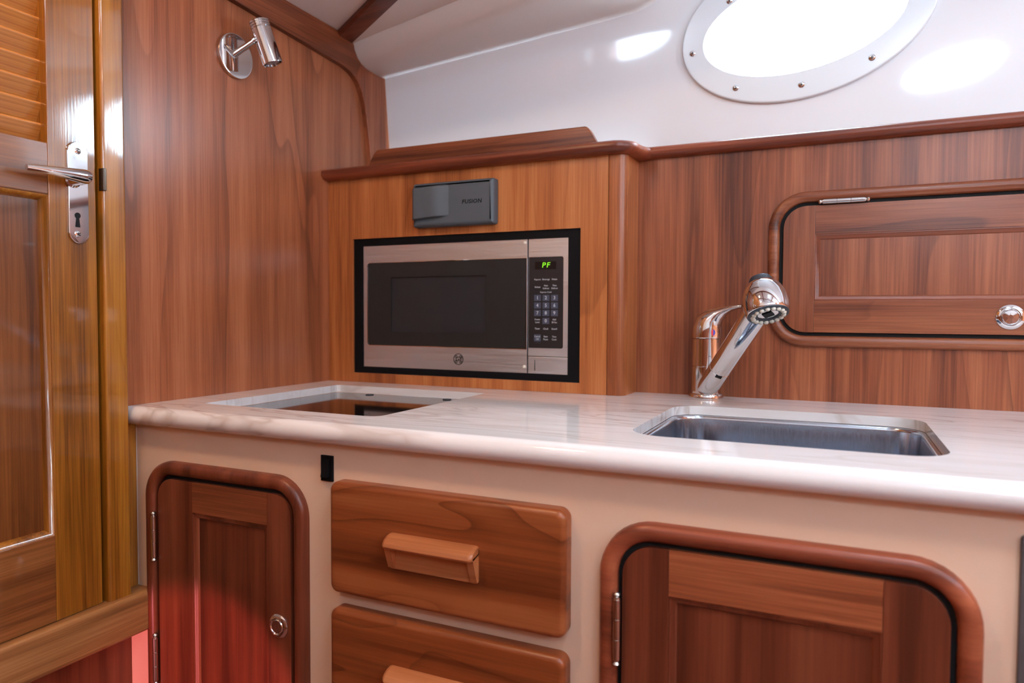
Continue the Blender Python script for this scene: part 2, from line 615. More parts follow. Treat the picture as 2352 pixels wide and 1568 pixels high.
def marble():
    m, nt, b = _mat('white_marble_laminate')
    N, L = nt.nodes, nt.links
    tc = N.new('ShaderNodeTexCoord')
    mp = N.new('ShaderNodeMapping')
    mp.inputs['Rotation'].default_value = (0, 0, radians(12))
    mp.inputs['Scale'].default_value = (0.9, 5.0, 1.0)
    L.new(tc.outputs['Object'], mp.inputs['Vector'])
    n1 = N.new('ShaderNodeTexNoise')
    n1.inputs['Scale'].default_value = 2.2
    n1.inputs['Detail'].default_value = 5
    n1.inputs['Roughness'].default_value = 0.55
    n1.inputs['Distortion'].default_value = 0.9
    L.new(mp.outputs['Vector'], n1.inputs['Vector'])
    r1 = ramp(nt, [(0.0, (0, 0, 0)), (0.475, (0, 0, 0)), (0.5, (1, 1, 1)), (0.515, (0.15,) * 3), (0.56, (0, 0, 0)), (0.64, (0.0,) * 3), (0.66, (0.45,) * 3), (0.69, (0, 0, 0))])
    L.new(n1.outputs['Fac'], r1.inputs['Fac'])
    n2 = N.new('ShaderNodeTexNoise')
    n2.inputs['Scale'].default_value = 2.4
    n2.inputs['Detail'].default_value = 3
    L.new(tc.outputs['Object'], n2.inputs['Vector'])
    r2 = ramp(nt, [(0.36, (0.1,) * 3), (0.58, (1, 1, 1))])
    L.new(n2.outputs['Fac'], r2.inputs['Fac'])
    mm = N.new('ShaderNodeMath')
    mm.operation = 'MULTIPLY'
    L.new(r1.outputs['Color'], mm.inputs[0])
    L.new(r2.outputs['Color'], mm.inputs[1])
    mp4 = N.new('ShaderNodeMapping')
    mp4.inputs['Scale'].default_value = (1.0, 9.0, 9.0)
    L.new(tc.outputs['Object'], mp4.inputs['Vector'])
    n4 = N.new('ShaderNodeTexNoise')
    n4.inputs['Scale'].default_value = 6
    n4.inputs['Detail'].default_value = 5
    L.new(mp4.outputs['Vector'], n4.inputs['Vector'])
    r4 = ramp(nt, [(0.35, (0.78, 0.765, 0.765)), (0.62, (0.83, 0.83, 0.845))])
    L.new(n4.outputs['Fac'], r4.inputs['Fac'])
    mx = N.new('ShaderNodeMix')
    mx.data_type = 'RGBA'
    L.new(mm.outputs[0], mx.inputs[0])
    L.new(r4.outputs['Color'], mx.inputs[6])
    mx.inputs[7].default_value = (0.56, 0.50, 0.47, 1)
    L.new(mx.outputs[2], b.inputs['Base Color'])
    b.inputs['Roughness'].default_value = 0.09
    return m


M['marble'] = marble()

# ------------------------------------------------------------------ the cabin shell
ZC = 0.90            # worktop height
YB = 0.525           # galley back panel
YM = 0.4475          # face of the microwave cabinet
YP = -0.011          # face of the cream cabinet front
XD, XPOST = 0.019, 0.026

# bulkhead (wall_left) with its panel
bm = bm_new()
box(bm, -0.03, 0, -0.05, 0.70, 0.55, 1.66)
mk('wall_left', bm, M['bulkhead'], kind='structure', label='cherry veneered bulkhead panel behind the reading lamp', cat='wall')

bm = bm_new()
box(bm, -0.05, -0.018, -0.9, 0.02, 0.0, 0.62)
mk('wall_left_lower', bm, M['panel'], kind='structure', label='cherry riser under the door threshold at lower left', cat='wall')

# curved trim on the bulkhead: two pieces with a mitred seam
inner = [(-0.06, 1.606), (.10, 1.597), (.179, 1.5926), (.3042, 1.5853), (.42, 1.5785), (.4577, 1.5760), (.485, 1.5745)]
corner = [(.5086, 1.5700), (.5262, 1.5625), (.5391, 1.5512), (.5505, 1.535), (.5593, 1.5136), (.566, 1.488)]
rest = [(.5718, 1.4583), (.5813, 1.4015), (.585, 1.32)]
outer_top = [(-0.06, 1.648), (.10, 1.646), (.305, 1.644), (.458, 1.643), (.5211, 1.640), (.5240, 1.622), (.5348, 1.607), (.548, 1.599)]
outer_side = [(.563, 1.594), (.60, 1.5915), (.638, 1.593), (.6479, 1.50), (.6551, 1.435), (.667, 1.32)]
t1 = root('trim_1', (0, .4, 1.6), 'curved cherry trim framing the top and outboard edge of the bulkhead', 'trim', 'structure')
bm = bm_new()
a = inner + corner[:2] + list(reversed(outer_top))
slab(bm, a, 0, 0.012, 0.0012, FX)
mk('trim_board', bm, M['trim'], t1)
bm = bm_new()
a = [corner[1]] + corner[2:] + rest + list(reversed(outer_side)) + [outer_top[-1]]
slab(bm, a, 0, 0.012, 0.0012, FX)
mk('trim_board', bm, M['trim_v'], t1)

# door post beside the bulkhead and the threshold board
bm = bm_new()
y0 = pix(239, 600, 0, XPOST).y
y1 = pix(292, 600, 0, XPOST).y
pts = rr(y0, y1, 0.60, 1.9, 0.0005, 1)
slab(bm, pts, 0.0, XPOST, 0.004, FX)
post = mk('trim_2', bm, M['teak_v'], kind='structure', label='glossy varnished teak door post beside the louvred door', cat='trim')
bm = bm_new()
box(bm, -0.03, -0.017, y0 - .03, y0 + .02, 0.60, 1.9)  # black strip stands in for the shade behind the door gap
mk('gap_shade_strip', bm, M['gap'], post)
bm = bm_new()
za, zb = pix(232, 437, 0, XPOST).z, pix(232, 385, 0, XPOST).z
box(bm, XPOST - 0.008, XPOST + 0.0025, y0 - 0.0008, y0 + 0.0045, za, zb, 0.001)
mk('strike_plate', bm, M['brown_metal'], post, label='bronze strike plate')
bm = bm_new()
box(bm, -0.018, 0.001, y1 + 0.002, YP - 0.0005, 0.55, 0.886)
mk('trim_3', bm, M['teak_v'], kind='structure', label='narrow varnished strip between door post and cream cabinet front', cat='trim')
bm = bm_new()
box(bm, 0.0, 0.0014, YP - 0.0012, YP, 0.60, 0.87)
mk('trim_4', bm, M['caulk'], kind='structure', label='thin pale caulk line down the cabinet edge at the bulkhead', cat='trim')
bm = bm_new()
slab(bm, rr(-0.90, YP - 0.001, 0.556, 0.6185, 0.001, 2), -0.018, 0.037, 0.007, FX)
mk('trim_5', bm, M['sill'], kind='structure', label='raised teak threshold board across the foot of the door', cat='trim')

# hull side with the porthole opening
HP, HN = Vector((0, .6549, 1.435)), Vector((0, 1, .108)).normalized()
HU = Vector((0, -.108, 1)).normalized()


def FH(a, b, d):
    """hull-side map: a along the cabin, b = height, d = distance inboard of the hull face"""
    return HP + Vector((a, 0, 0)) + HU * ((b - 1.435) / HU.z) - HN * d


PC = (0.9165, 1.5745)
p_out = ell(*PC, .2155, .1352, radians(8.8), 72)
p_in = ell(PC[0] - .003, PC[1] - .004, .171, .0835, radians(7.2), 72)
bm = bm_new()
holed(bm, [(-0.06, -0.02), (2.76, -0.02), (2.76, 2.0), (-0.06, 2.0)], [inset(p_in, -0.012)], 0.0, -0.03, FH)
mk('wall_right', bm, M['gelcoat'], kind='structure', label='glossy white moulded hull side around the porthole', cat='wall')

w1 = root('window_1', FH(*PC, 0), 'oval porthole with pale blue-white frame above the galley', 'porthole', 'structure')
bm = bm_new()
loops = [[FH(a, b, 0.0) for a, b in p_out], [FH(a, b, 0.006) for a, b in p_out], [FH(a, b, 0.009) for a, b in inset(p_out, 0.0015)],
         [FH(a, b, 0.010) for a, b in inset(p_out, 0.004)], [FH(a, b, 0.010) for a, b in inset(p_in, -0.001)],
         [FH(a, b, 0.009) for a, b in p_in], [FH(a, b, -0.03) for a, b in p_in]]
loft(bm, loops)
pf = mk('frame', bm, M['portframe'], w1, label='pale blue-white oval frame')
bm = bm_new()
slab(bm, inset(p_in, -0.004), -0.027, -0.024, 0, FH)
m_ = bpy.data.materials.new('porthole_glass')
m_.use_nodes = True
nt_ = m_.node_tree
nt_.nodes.remove(nt_.nodes['Principled BSDF'])
g1, g2, g3 = nt_.nodes.new('ShaderNodeBsdfTransparent'), nt_.nodes.new('ShaderNodeBsdfGlossy'), nt_.nodes.new('ShaderNodeMixShader')
g1.inputs['Color'].default_value = (0.96, 0.98, 0.98, 1)
g2.inputs['Roughness'].default_value = 0.02
g3.inputs[0].default_value = 0.06
nt_.links.new(g1.outputs[0], g3.inputs[1])
nt_.links.new(g2.outputs[0], g3.inputs[2])
nt_.links.new(g3.outputs[0], nt_.nodes['Material Output'].inputs['Surface'])
mk('pane', bm, m_, w1)


def screw(name, c, n, r, parent, h=0.002, mat=None):
    bm = bm_new()
    lathe(bm, c, n, [(-0.001, r), (h * 0.3, r), (h * 0.75, r * 0.75), (h, r * 0.35)], 14)
    s = mk(name, bm, mat or M['chrome'], parent)
    a, b, nn = basis(n)
    bm = bm_new()
    for d in (a, b):
        e = nn.cross(d)
        p = [Vector(c) + nn * (h + 0.0001) + d * (r * .5 * i) + e * (r * .11 * j) for i, j in ((-1, -1), (1, -1), (1, 1), (-1, 1))]
        bm.faces.new([bm.verts.new(q) for q in p])
    mk('cross_slot', bm, M['gap'], s)
    return s


for x, y in [(1591, 123), (1690, 202), (1841, 194), (2003, 132), (1676, 2)]:
    p = pix_plane(x, y, HP - HN * 0.010, HN)
    screw('screw', p, -HN, 0.0055, w1, 0.0028)

# ceiling, the moulded side box under it and the batten
CS = 0.077
ceil = lambda x: 1.643 + CS * x
CP, CN = Vector((0, 0, 1.643)), Vector((-CS, 0, 1)).normalized()
bm = bm_new()
ys = [(0.70, 0.0), (0.12, 0.0), (-0.15, 0.24)]
for (ya, ha), (yb, hb) in zip(ys, ys[1:]):
    q = []
    for y, h in ((ya, ha), (yb, hb)):
        for x in (-0.03, 2.72):
            q.append((x, y, (ceil(x) + h) if h == 0 else 1.95))
    lo = [bm.verts.new(q[i]) for i in (0, 1, 3, 2)]
    hi = [bm.verts.new((q[i][0], q[i][1], q[i][2] + .02)) for i in (0, 1, 3, 2)]
    bm.faces.new(lo)
    bm.faces.new(hi[::-1])
    for i in range(4):
        bm.faces.new((lo[i], lo[(i + 1) % 4], hi[(i + 1) % 4], hi[i]))
hx0, hx1, hy0, hy1 = HATCH
holed(bm, [(-0.03, -1.5), (2.72, -1.5), (2.72, -0.15), (-0.03, -0.15)], [[(hx0, hy0), (hx1, hy0), (hx1, hy1), (hx0, hy1)]], 1.95, 1.97, FZ)
mk('ceiling', bm, M['headliner'], kind='structure', label='pale pinkish headliner panel above the bulkhead trim', cat='ceiling')

bl = [pix_plane(x, y, CP, CN) for x, y in ((760, 71), (860, 0))]
br = [pix_plane(x, y, CP, CN) for x, y in ((806, 94), (905, 0))]
def along(p, q, x):
    t = (x - p.x) / (q.x - p.x)
    return p + (q - p) * t
bm = bm_new()
B0, B1 = along(*br, 0.0), along(*br, 0.62)
_w = along(*bl, 0.07) - along(*br, 0.07)          # even width, as seen near the bulkhead
A0, A1 = B0 + _w, B1 + _w
dz = Vector((0, 0, 0.012))
loft(bm, [[A0 + dz, A0 - dz * .6, A0 + (B0 - A0) * .1 - dz, A0 + (B0 - A0) * .9 - dz, B0 - dz * .6, B0 + dz],
          [A1 + dz, A1 - dz * .6, A1 + (B1 - A1) * .1 - dz, A1 + (B1 - A1) * .9 - dz, B1 - dz * .6, B1 + dz]], True, True)
mk('trim_6', bm, M['batten'], kind='structure', label='dark cherry batten along the edge of the headliner', cat='trim')

bm = bm_new()
loops = []
for x in (0.0, .08, .16, .24, .32, .40, .48, .56, .61, .64, .66, .672, .678):
    zs = 1.592 + CS * x
    yb = along(*br, min(x, 0.62)).y
    yf = -0.16 * x
    e = max(0.0, (x - .60) / .078)
    lift = 0.05 * (1 - sqrt(max(0, 1 - e * e)))
    hullY = .6549 - .108 * (zs - 1.435) + .004
    prof = [(hullY + .02, zs), (hullY - .004, zs), (.60, zs - .0005), (.575 + yf * .7, zs + .0005), (.563 + yf, zs + .002), (.548 + yf, zs + .006), (.5348 + yf, zs + .015),
            (.5265 + yf, zs + .028), (.521 + yf, zs + .041)]
    ya, za = prof[-1]
    zt = ceil(x) - .010
    yend = min(yb - .012, ya - 0.004)
    for t in (.15, .4, .7, 1.0):
        prof.append((ya + (yend - ya) * t, za + (zt - za) * (t ** .8)))
    pr2 = []
    for y, z in prof:
        pr2.append((x, y + (hullY - y) * e ** 3 * .55, z + lift))
    loops.append(pr2)
loft(bm, loops, False, False, closed=False)
# back and top so that the box is solid
mk('trim_7', bm, M['liner'], kind='structure', label='moulded white deck box running along the top of the hull side', cat='trim')

for i_, (xa, xb, ya, yb) in enumerate(((0.0, 2.72, -.235, -.175), (0.0, 2.72, -.84, -.78), (.62, .68, -1.14, -.24), (1.52, 1.58, -1.14, -.24))):  # unseen battens, added to put dark stripes into the chrome reflections
    bm = bm_new()
    box(bm, xa, xb, ya, yb, 1.934, 1.9495, .003)
    mk('trim_%d' % (20 + i_), bm, M['batten'], kind='structure', label='unseen cherry batten added overhead for dark stripes in reflections', cat='trim')

# galley back panel with shelf behind and its rail
bm = bm_new()
box(bm, 0.62, 2.72, YB, YB + 0.02, ZC - 0.05, 1.332)
mk('wall_back', bm, M['backwall'], kind='structure', label='cherry veneered panel behind the sink and faucet', cat='wall')
bm = bm_new()
box(bm, 0.64, 2.72, YB + 0.02, 0.70, 1.318, 1.332)
mk('wall_back_shelf', bm, M['fiddle'], kind='structure', label='narrow shelf hidden between the galley panel and hull side', cat='shelf')

RP = [(0, 0), (.008, 0.0), (.015, .003), (.019, .008), (.0195, .012), (.018, .017), (.013, .0205), (.005, .022), (-.004, .022), (-.012, .022), (-.012, 0)]
bm = bm_new()
RZ = 1.3225
sweep(bm, [(0.668, YB - .001, RZ + .003), (2.72, YB - .001, RZ + .003)], [(s * .9, h * .93) for s, h in RP])
mk('trim_8', bm, M['rail'], kind='structure', label='rounded cherry rail capping the galley back panel', cat='trim')

# rest of the cabin, behind and beside the camera
bm = bm_new()
box(bm, -0.05, 2.75, -1.5, 0.05, -0.03, 0.0)
mk('floor', bm, M['carpet'], kind='structure', label='cabin floor below the galley', cat='floor')
bm = bm_new()
opp = [ell(0.165, 1.865, .145, .055, radians(12), 40), ell(1.36, 1.60, .165, .060, radians(12), 40), rr(2.10, 2.55, 1.48, 1.74, .10, 6)]  # unseen windows set out for hull reflections; the last one added for cool daylight
holed(bm, [(-0.03, 1.15), (2.72, 1.15), (2.72, 1.97), (-0.03, 1.97)], opp, -1.15, -1.18, FY)
mk('wall_front', bm, M['white_wall'], kind='structure', label='unseen white cabin side opposite the galley, windows set out for light and reflections', cat='wall')
bm = bm_new()
box(bm, -0.03, 2.72, -1.18, -1.14, 0.0, 1.15)
mk('wall_front_lower', bm, M['backwall'], kind='structure', label='cherry lining of the cabin side opposite the galley', cat='wall')
bm = bm_new()
holed(bm, [(-1.5, 0), (0.7, 0), (0.7, 1.97), (-1.5, 1.97)], [[(-.7, 1.55), (-.4, 1.55), (-.4, 1.85), (-.7, 1.85)]], 2.72, 2.75, FX)
mk('wall_aft', bm, M['bulkhead'], kind='structure', label='aft bulkhead with the companionway opening', cat='wall')
bm = bm_new()
box(bm, -0.05, -0.02, -1.5, -0.895, 0, 1.97)
box(bm, -0.05, -0.02, -0.90, 0.15, 1.90, 1.97)
box(bm, -0.05, -0.02, -0.06, 0.15, 1.655, 1.97)
mk('wall_left_upper', bm, M['bulkhead'], kind='structure', label='bulkhead around the louvred door, above and beyond it', cat='wall')

bm = bm_new()
box(bm, -1.0, -0.97, -1.5, 0.75, -0.03, 2.0)
box(bm, -1.0, -0.03, -1.5, -1.47, -0.03, 2.0)
box(bm, -1.0, -0.05, 0.72, 0.75, -0.03, 2.0)
box(bm, -1.0, -0.05, -1.5, 0.75, 1.97, 2.0)
box(bm, -1.0, -0.05, -1.5, 0.75, -0.03, 0.0)
mk('wall_forward', bm, M['bulkhead'], kind='structure', label='lining of the forward cabin behind the louvred door', cat='wall')

# ------------------------------------------------------------------ louvred door
d1 = root('door_1', (0, -.4, .62), 'varnished teak louvred door with chrome lever handle', 'door', 'structure')
ye = pix(223, 600, 0, XD).y           # free edge
yi = pix(108, 385, 0, XD).y           # inner edge of the stile
yl = -0.86
zr1, zr0 = pix(108, 328, 0, XD).z, pix(110, 447, 0, XD).z
zb1 = pix(119, 1231, 0, XD).z
def dslab(name, mat, ya, yb, za, zb, bev=0.0015, x0=-0.018, x1=XD):
    bm = bm_new()
    slab(bm, rr(ya, yb, za, zb, 0.0004, 1), x0, x1, bev, FX)
    return mk(name, bm, mat, d1)
dslab('stile', M['teak_v'], yi, ye, .6190, 1.895)
dslab('stile', M['teak_v'], yl, yl + .085, .6190, 1.895)
dslab('rail', M['teak_h'], yl + .085, yi, zr0, zr1)
dslab('rail', M['teak_h'], yl + .085, yi, .6190, zb1)
dslab('rail', M['teak_h'], yl + .085, yi, 1.80, 1.895)
bm = bm_new()
box(bm, -0.010, XD - 0.012, yl + .08, yi + .003, zb1 - .005, zr0 + .005)
mk('panel', bm, M['teak_p'], d1)
# moulded edge round the lower panel
bm = bm_new()
lp = [(yl + .085, zb1), (yi, zb1), (yi, zr0), (yl + .085, zr0)]
ring(bm, lp, [(0.0, XD - .0015), (0.003, XD - .003), (0.006, XD - .009), (0.008, XD - .0125)], FX)
mk('panel_moulding', bm, M['teak_v'], d1)
# louvre slats, one by one
zs0 = zr1
k = 0
first = None
while zs0 + 0.028 * k < 1.79:
    zc = zs0 + 0.0145 + 0.0280 * k
    ang = radians(66)
    hw, ht = 0.0142, 0.0042
    d = Vector((cos(ang), 0, sin(ang)))
    nn = Vector((-sin(ang), 0, cos(ang)))
    if first is None:
        bm = bm_new()
        loops = []
        for y in (yl + .084, yi + 0.001):
            lp = []
            for a, b in rr(-hw, hw, -ht, ht, 0.003, 3):
                lp.append(Vector((0, y, 0)) + d * a + nn * b)
            loops.append(lp)
        loft(bm, loops, True, True)
        first = mk('slat', bm, M['teak_s'], d1)
        o = first
    else:
        o = first.copy()
        COL.objects.link(o)
    o.location = Vector((XD - 0.0205, 0, zc)) - WLOC[d1.name]
    k += 1
# lock plate, lever, keyhole
xp = XD
pa, pb = pix(153, 440, 0, xp).y, pix(200, 440, 0, xp).y
pz0, pz1 = pix(177, 559, 0, xp).z, pix(177, 327, 0, xp).z
pm = (pa + pb) / 2
hw = (pb - pa) / 2
bm = bm_new()
slab(bm, rr(pm - hw, pm + hw, pz0, pz1, hw * .98, 10), xp, xp + .003, .001, FX)
plate = mk('lock_plate', bm, M['chrome'], d1, label='chrome lock plate')
for yy in (347, 537):
    c = pix(177.5, yy, 0, xp + .003)
    screw('plate_screw', c, (1, 0, 0), .0045, d1, .0012)
c = pix(177.5, 505, 0, xp + .0032)
bm = bm_new()
kh = [(c.y + .0042 * cos(t), c.z + .006 + .0042 * sin(t)) for t in [radians(-60 + 300 * i / 14) for i in range(15)]]
kh += [(c.y - .0035, c.z - .010), (c.y + .0035, c.z - .010)]
slab(bm, kh, xp + .0028, xp + .0034, 0, FX)
mk('keyhole', bm, M['gap'], plate)
xl = 0.044
hub = pix(207, 398, 0, xl)
tip = pix(58, 383, 0, xl)
zc0 = pix(185, 404, 0, xl).z
bm = bm_new()
lathe(bm, (xp + .001, hub.y - .0105, zc0 - .002), (1, 0, 0), [(0, .0120), (.003, .0120), (.005, .0100), (.014, .0092), (.024, .0092)], 24)
mk('lever_neck', bm, M['chrome'], d1)
bm = bm_new()
n = 18
pts, rs = [], []
for i in range(n + 1):
    t = i / n
    y = hub.y + (tip.y - hub.y) * t
    pts.append((xl - .002 + .004 * sin(t * pi), y, zc0 + (tip.z - zc0) * t))
    rs.append(.0003 if i == 0 else (.0072 * (1 - t) ** 1.2 + .0040) * min(1, sqrt(1 - (1 - min(1, t * 9)) ** 2)))
tube(bm, pts, rs, 20)
mk('lever_handle', bm, M['chrome'], d1, label='chrome lever handle')

_dw = radians(1.7)
_p = Vector((XD, ye, 0))
_l = Vector(d1.location)
d1.rotation_euler = (0, 0, _dw)
d1.location = _p + Matrix.Rotation(_dw, 3, 'Z') @ (_l - _p)

# ------------------------------------------------------------------ worktop
bm = bm_new()
ck = [pix(*q, 2, ZC) for q in ((465.7, 926), (777.5, 883.5), (1114.8, 902.7), (868, 957))]
cx0, cx1 = (ck[0].x + ck[1].x) / 2, (ck[2].x + ck[3].x) / 2
cy0, cy1 = (ck[0].y + ck[3].y) / 2, (ck[1].y + ck[2].y) / 2
sk = [pix(*q, 2, ZC) for q in ((1444, 992), (1552, 929.6), (2121, 962.5), (2192, 1050))]
sx0, sx1 = (sk[0].x + sk[1].x) / 2, (sk[2].x + sk[3].x) / 2
sy0, sy1 = (sk[0].y + sk[3].y) / 2 - .012, (sk[1].y + sk[2].y) / 2 + .004
YN = -0.020
TH = 0.028
cook_l = rr(cx0, cx1, cy0, cy1, (.006, .018, .004, .006), 5)
sink_l = rr(sx0, sx1, sy0, sy1, .045, 10)
outer = [(0.0005, YN), (1.70, YN), (1.70, YB), (0.647, YB), (0.647, YB - .06), (0.0005, YB - .06)]
TS = 0.0135
holed(bm, outer, [cook_l, sink_l], ZC, ZC - TS, FZ)
box(bm, 0.0005, 1.70, YN, YP - .0005, ZC - TH, ZC - TS + .0002)
# rolled front edge
prof = []
for i in range(13):
    t = radians(90 - 180 * i / 12)
    prof.append((YN - .0145 * cos(t), ZC - TH / 2 + TH / 2 * sin(t)))
xs0 = 0.0005
loft(bm, [[(xs0, y, z) for y, z in prof], [(1.70, y, z) for y, z in prof]], True, True, closed=False)
ct = mk('countertop', bm, M['marble'], label='white marble-look worktop with rounded front edge, sink and cooktop cut into it', cat='countertop')

# cooktop sunk into the worktop
ckr = root('cooktop', ((cx0 + cx1) / 2, (cy0 + cy1) / 2, ZC - .022), 'black glass cooktop recessed in the worktop before the microwave', 'cooktop')
bm = bm_new()
slab(bm, inset(cook_l, -.006), ZC - .020, ZC - TS - .0004, 0, FZ)
mk('glass', bm, M['glass_black'], ckr)
for x, y in ((823, 906), (1001, 918)):
    p = pix(x, y, 2, ZC - .010)
    bm = bm_new()
    lathe(bm, (min(p.x, cx1 - .02), cy1 - .016, ZC - TS - .0004), (0, 0, 1), [(0, .008), (.0012, .008), (.0016, .007)], 18)
    mk('stop_button', bm, M['rubber'], ckr)
p = pix(842, 950, 2, ZC - TS)
text('burner_mark', 'S', .016, (p.x, p.y, ZC - TS - .0003), (1, 0, 0), (0, 0, 1), M['cover'], ckr)

# ------------------------------------------------------------------ sink
sr = root('sink', ((sx0 + sx1) / 2, (sy0 + sy1) / 2, ZC - .17), 'rectangular stainless steel sink undermounted in the worktop', 'sink')
bm = bm_new()
loops = []
bl_ = sink_l
for ins, z in [(-.012, ZC - TS - .0005), (.002, ZC - TS - .0005), (.0042, ZC - TS - .0010), (.0056, ZC - TS - .0028), (.0062, ZC - TS - .006), (.008, ZC - TS - .03), (.014, ZC - .135), (.018, ZC - .150),
               (.028, ZC - .160), (.045, ZC - .164)]:
    loops.append([(a, b, z) for a, b in (inset(bl_, ins))])
loft(bm, loops, False, True)
mk('basin', bm, M['sinksteel'], sr)
bm = bm_new()
lathe(bm, ((sx0 + sx1) / 2, (sy0 + sy1) / 2, ZC - .1635), (0, 0, 1), [(0, .038), (.002, .038), (.003, .034), (.0015, .030), (.001, .012)], 32)
mk('drain', bm, M['chrome'], sr)

# ------------------------------------------------------------------ faucet
fx, fy = 0.781, 0.490
fr_ = root('faucet', (fx, fy, ZC), 'chrome pull-out faucet with round spray head beside the sink', 'faucet')
bm = bm_new()
lathe(bm, (fx, fy, ZC), (0, 0, 1), [(0, .0290), (.003, .0292), (.007, .0285), (.0085, .0270), (.009, .0245)], 40)
mk('base', bm, M['chrome'], fr_)
bm = bm_new()
lathe(bm, (fx, fy, ZC), (0, 0, 1), [(.0085, .0245), (.0545, .0243), (.0550, .0236), (.0556, .0236), (.0562, .0243), (.1020, .0240), (.1028, .0226), (.1040, .0226)], 40)
mk('body', bm, M['chrome'], fr_)
bm = bm_new()
loops = []
for (c, ang, a, b) in [((0, 0, .1036), 0, .0246, .0246), ((.000, 0, .1065), 4, .0250, .0250), ((.001, 0, .119), 14, .0248, .0252), ((.0045, -.001, .130), 30, .0232, .0236),
                       ((.011, -.003, .138), 46, .0196, .0185), ((.020, -.006, .1445), 58, .0155, .0118), ((.031, -.009, .1505), 68, .0122, .0072),
                       ((.044, -.013, .1555), 77, .0104, .0046), ((.056, -.016, .158), 86, .0096, .0038), ((.061, -.0175, .158), 92, .0080, .0030)]:
    t = radians(ang)
    hd = Vector((.96, -.27, 0)).normalized()
    nrm = hd * sin(t) + Vector((0, 0, 1)) * cos(t)
    u = hd * cos(t) - Vector((0, 0, 1)) * sin(t)
    v = nrm.cross(u)
    cc = Vector((fx, fy, ZC)) + Vector(c)
    loops.append([cc + u * (b * cos(2 * pi * i / 32)) + v * (a * sin(2 * pi * i / 32)) for i in range(32)])
loft(bm, loops, True, True)
lever = mk('lever', bm, M['chrome'], fr_)
# hot / cold dot on the lever
cdir = Vector((.55, -.83, 0)).normalized()
for nm, mat, s in (('hot_mark', 'red', -1), ('cold_mark', 'blue', 1)):
    bm = bm_new()
    a_, b_2, n_ = Vector((.83, .55, 0)), Vector((0, 0, 1)), cdir
    c = Vector((fx, fy, ZC + .1135)) + cdir * .0247
    pts = [c + (a_ * (s * .0035 * max(0, cos(radians(-90 + 180 * i / 8)))) + b_2 * (.0052 * sin(radians(-90 + 180 * i / 8)))) for i in range(9)]
    vsn = [bm.verts.new(q) for q in pts] + [bm.verts.new(q + n_ * .0008) for q in pts]
    bm.faces.new(vsn[:9])
    bm.faces.new(vsn[9:])
    for i in range(9):
        j = (i + 1) % 9
        bm.faces.new((vsn[i], vsn[j], vsn[9 + j], vsn[9 + i]))
    mk(nm, bm, M[mat], lever)
# spout
S0 = Vector((.785, .478, .918))
HC = pix(1757, 690, 1, .31)
dv = (HC - S0).normalized()
ln = (HC - S0).length
bm = bm_new()
lathe(bm, S0 - dv * .012, dv, [(0, .0135), (.003, .0165), (.010, .0175), (.078, .0182), (.0785, .0174), (.0795, .0174)], 36)
mk('spout', bm, M['chrome'], fr_)
bm = bm_new()
lathe(bm, S0 + dv * .067, dv, [(0, .0174), (.0006, .0182), (.06, .0184), (ln - .067 - .022, .0190), (ln - .067 - .006, .0165)], 36)
hose = mk('spray_handle', bm, M['chrome'], fr_)
bm = bm_new()
side = (Vector((.3, -.95, 0)) - dv * Vector((.3, -.95, 0)).dot(dv)).normalized()
p = S0 + dv * .0645 + side * .0172
a_, b_2 = side.cross(dv).normalized(), dv
q = []
for s_ in (0, 1):
    for i, j in ((-1, -1), (1, -1), (1, 1), (-1, 1)):
        q.append(bm.verts.new(p + a_ * .005 * i + b_2 * .003 * j + side * (.0016 * s_)))
for f in ((3, 2, 1, 0), (4, 5, 6, 7), (0, 1, 5, 4), (1, 2, 6, 5), (2, 3, 7, 6), (3, 0, 4, 7)):
    bm.faces.new([q[i] for i in f])
mk('release_tab', bm, M['black'], fr_)
hn = Vector((.24, -.40, -.885)).normalized()
bm = bm_new()
lathe(bm, HC, hn, [(-.0320, .010), (-.0310, .0135), (-.026, .0205), (-.018, .0264), (-.007, .0302), (.004, .0314), (.013, .0310), (.019, .0299), (.0215, .0292), (.0222, .0285)], 48)
head = mk('spray_head', bm, M['chrome'], fr_)
bm = bm_new()
lathe(bm, HC, hn, [(.0205, .0289), (.0232, .0284), (.0238, .0274), (.0238, .0150), (.0215, .0135), (.0212, .002)], 48)
mk('spray_face', bm, M['rubber'], head)
bm = bm_new()
a_, b_2, _n = basis(hn)
c = HC + hn * .0216
pts = [c + (a_ * cos(t) + b_2 * sin(t)) * .0095 for t in (0, pi / 2, pi, 1.5 * pi)]
loft(bm, [pts, [q + hn * .002 for q in pts]], True, True)
mk('aerator_diamond', bm, M['black'], head)
nub0 = None
for i in range(17):
    t = 2 * pi * i / 17
    c = HC + hn * .0232 + (a_ * cos(t) + b_2 * sin(t)) * .0212
    if nub0 is None:
        bm = bm_new()
        lathe(bm, (0, 0, 0), hn, [(0, .0034), (.0018, .0034), (.0034, .0026), (.0042, .0008)], 10)
        nub0 = mk('nozzle', bm, M['nub'], head)
        o = nub0
    else:
        o = nub0.copy()
        COL.objects.link(o)
    o.location = c
bm = bm_new()
lathe(bm, HC, -hn, [(.026, .0165), (.033, .0162), (.0365, .0145), (.0380, .010), (.0382, .001)], 28)
mk('spray_button', bm, M['rubber'], head)

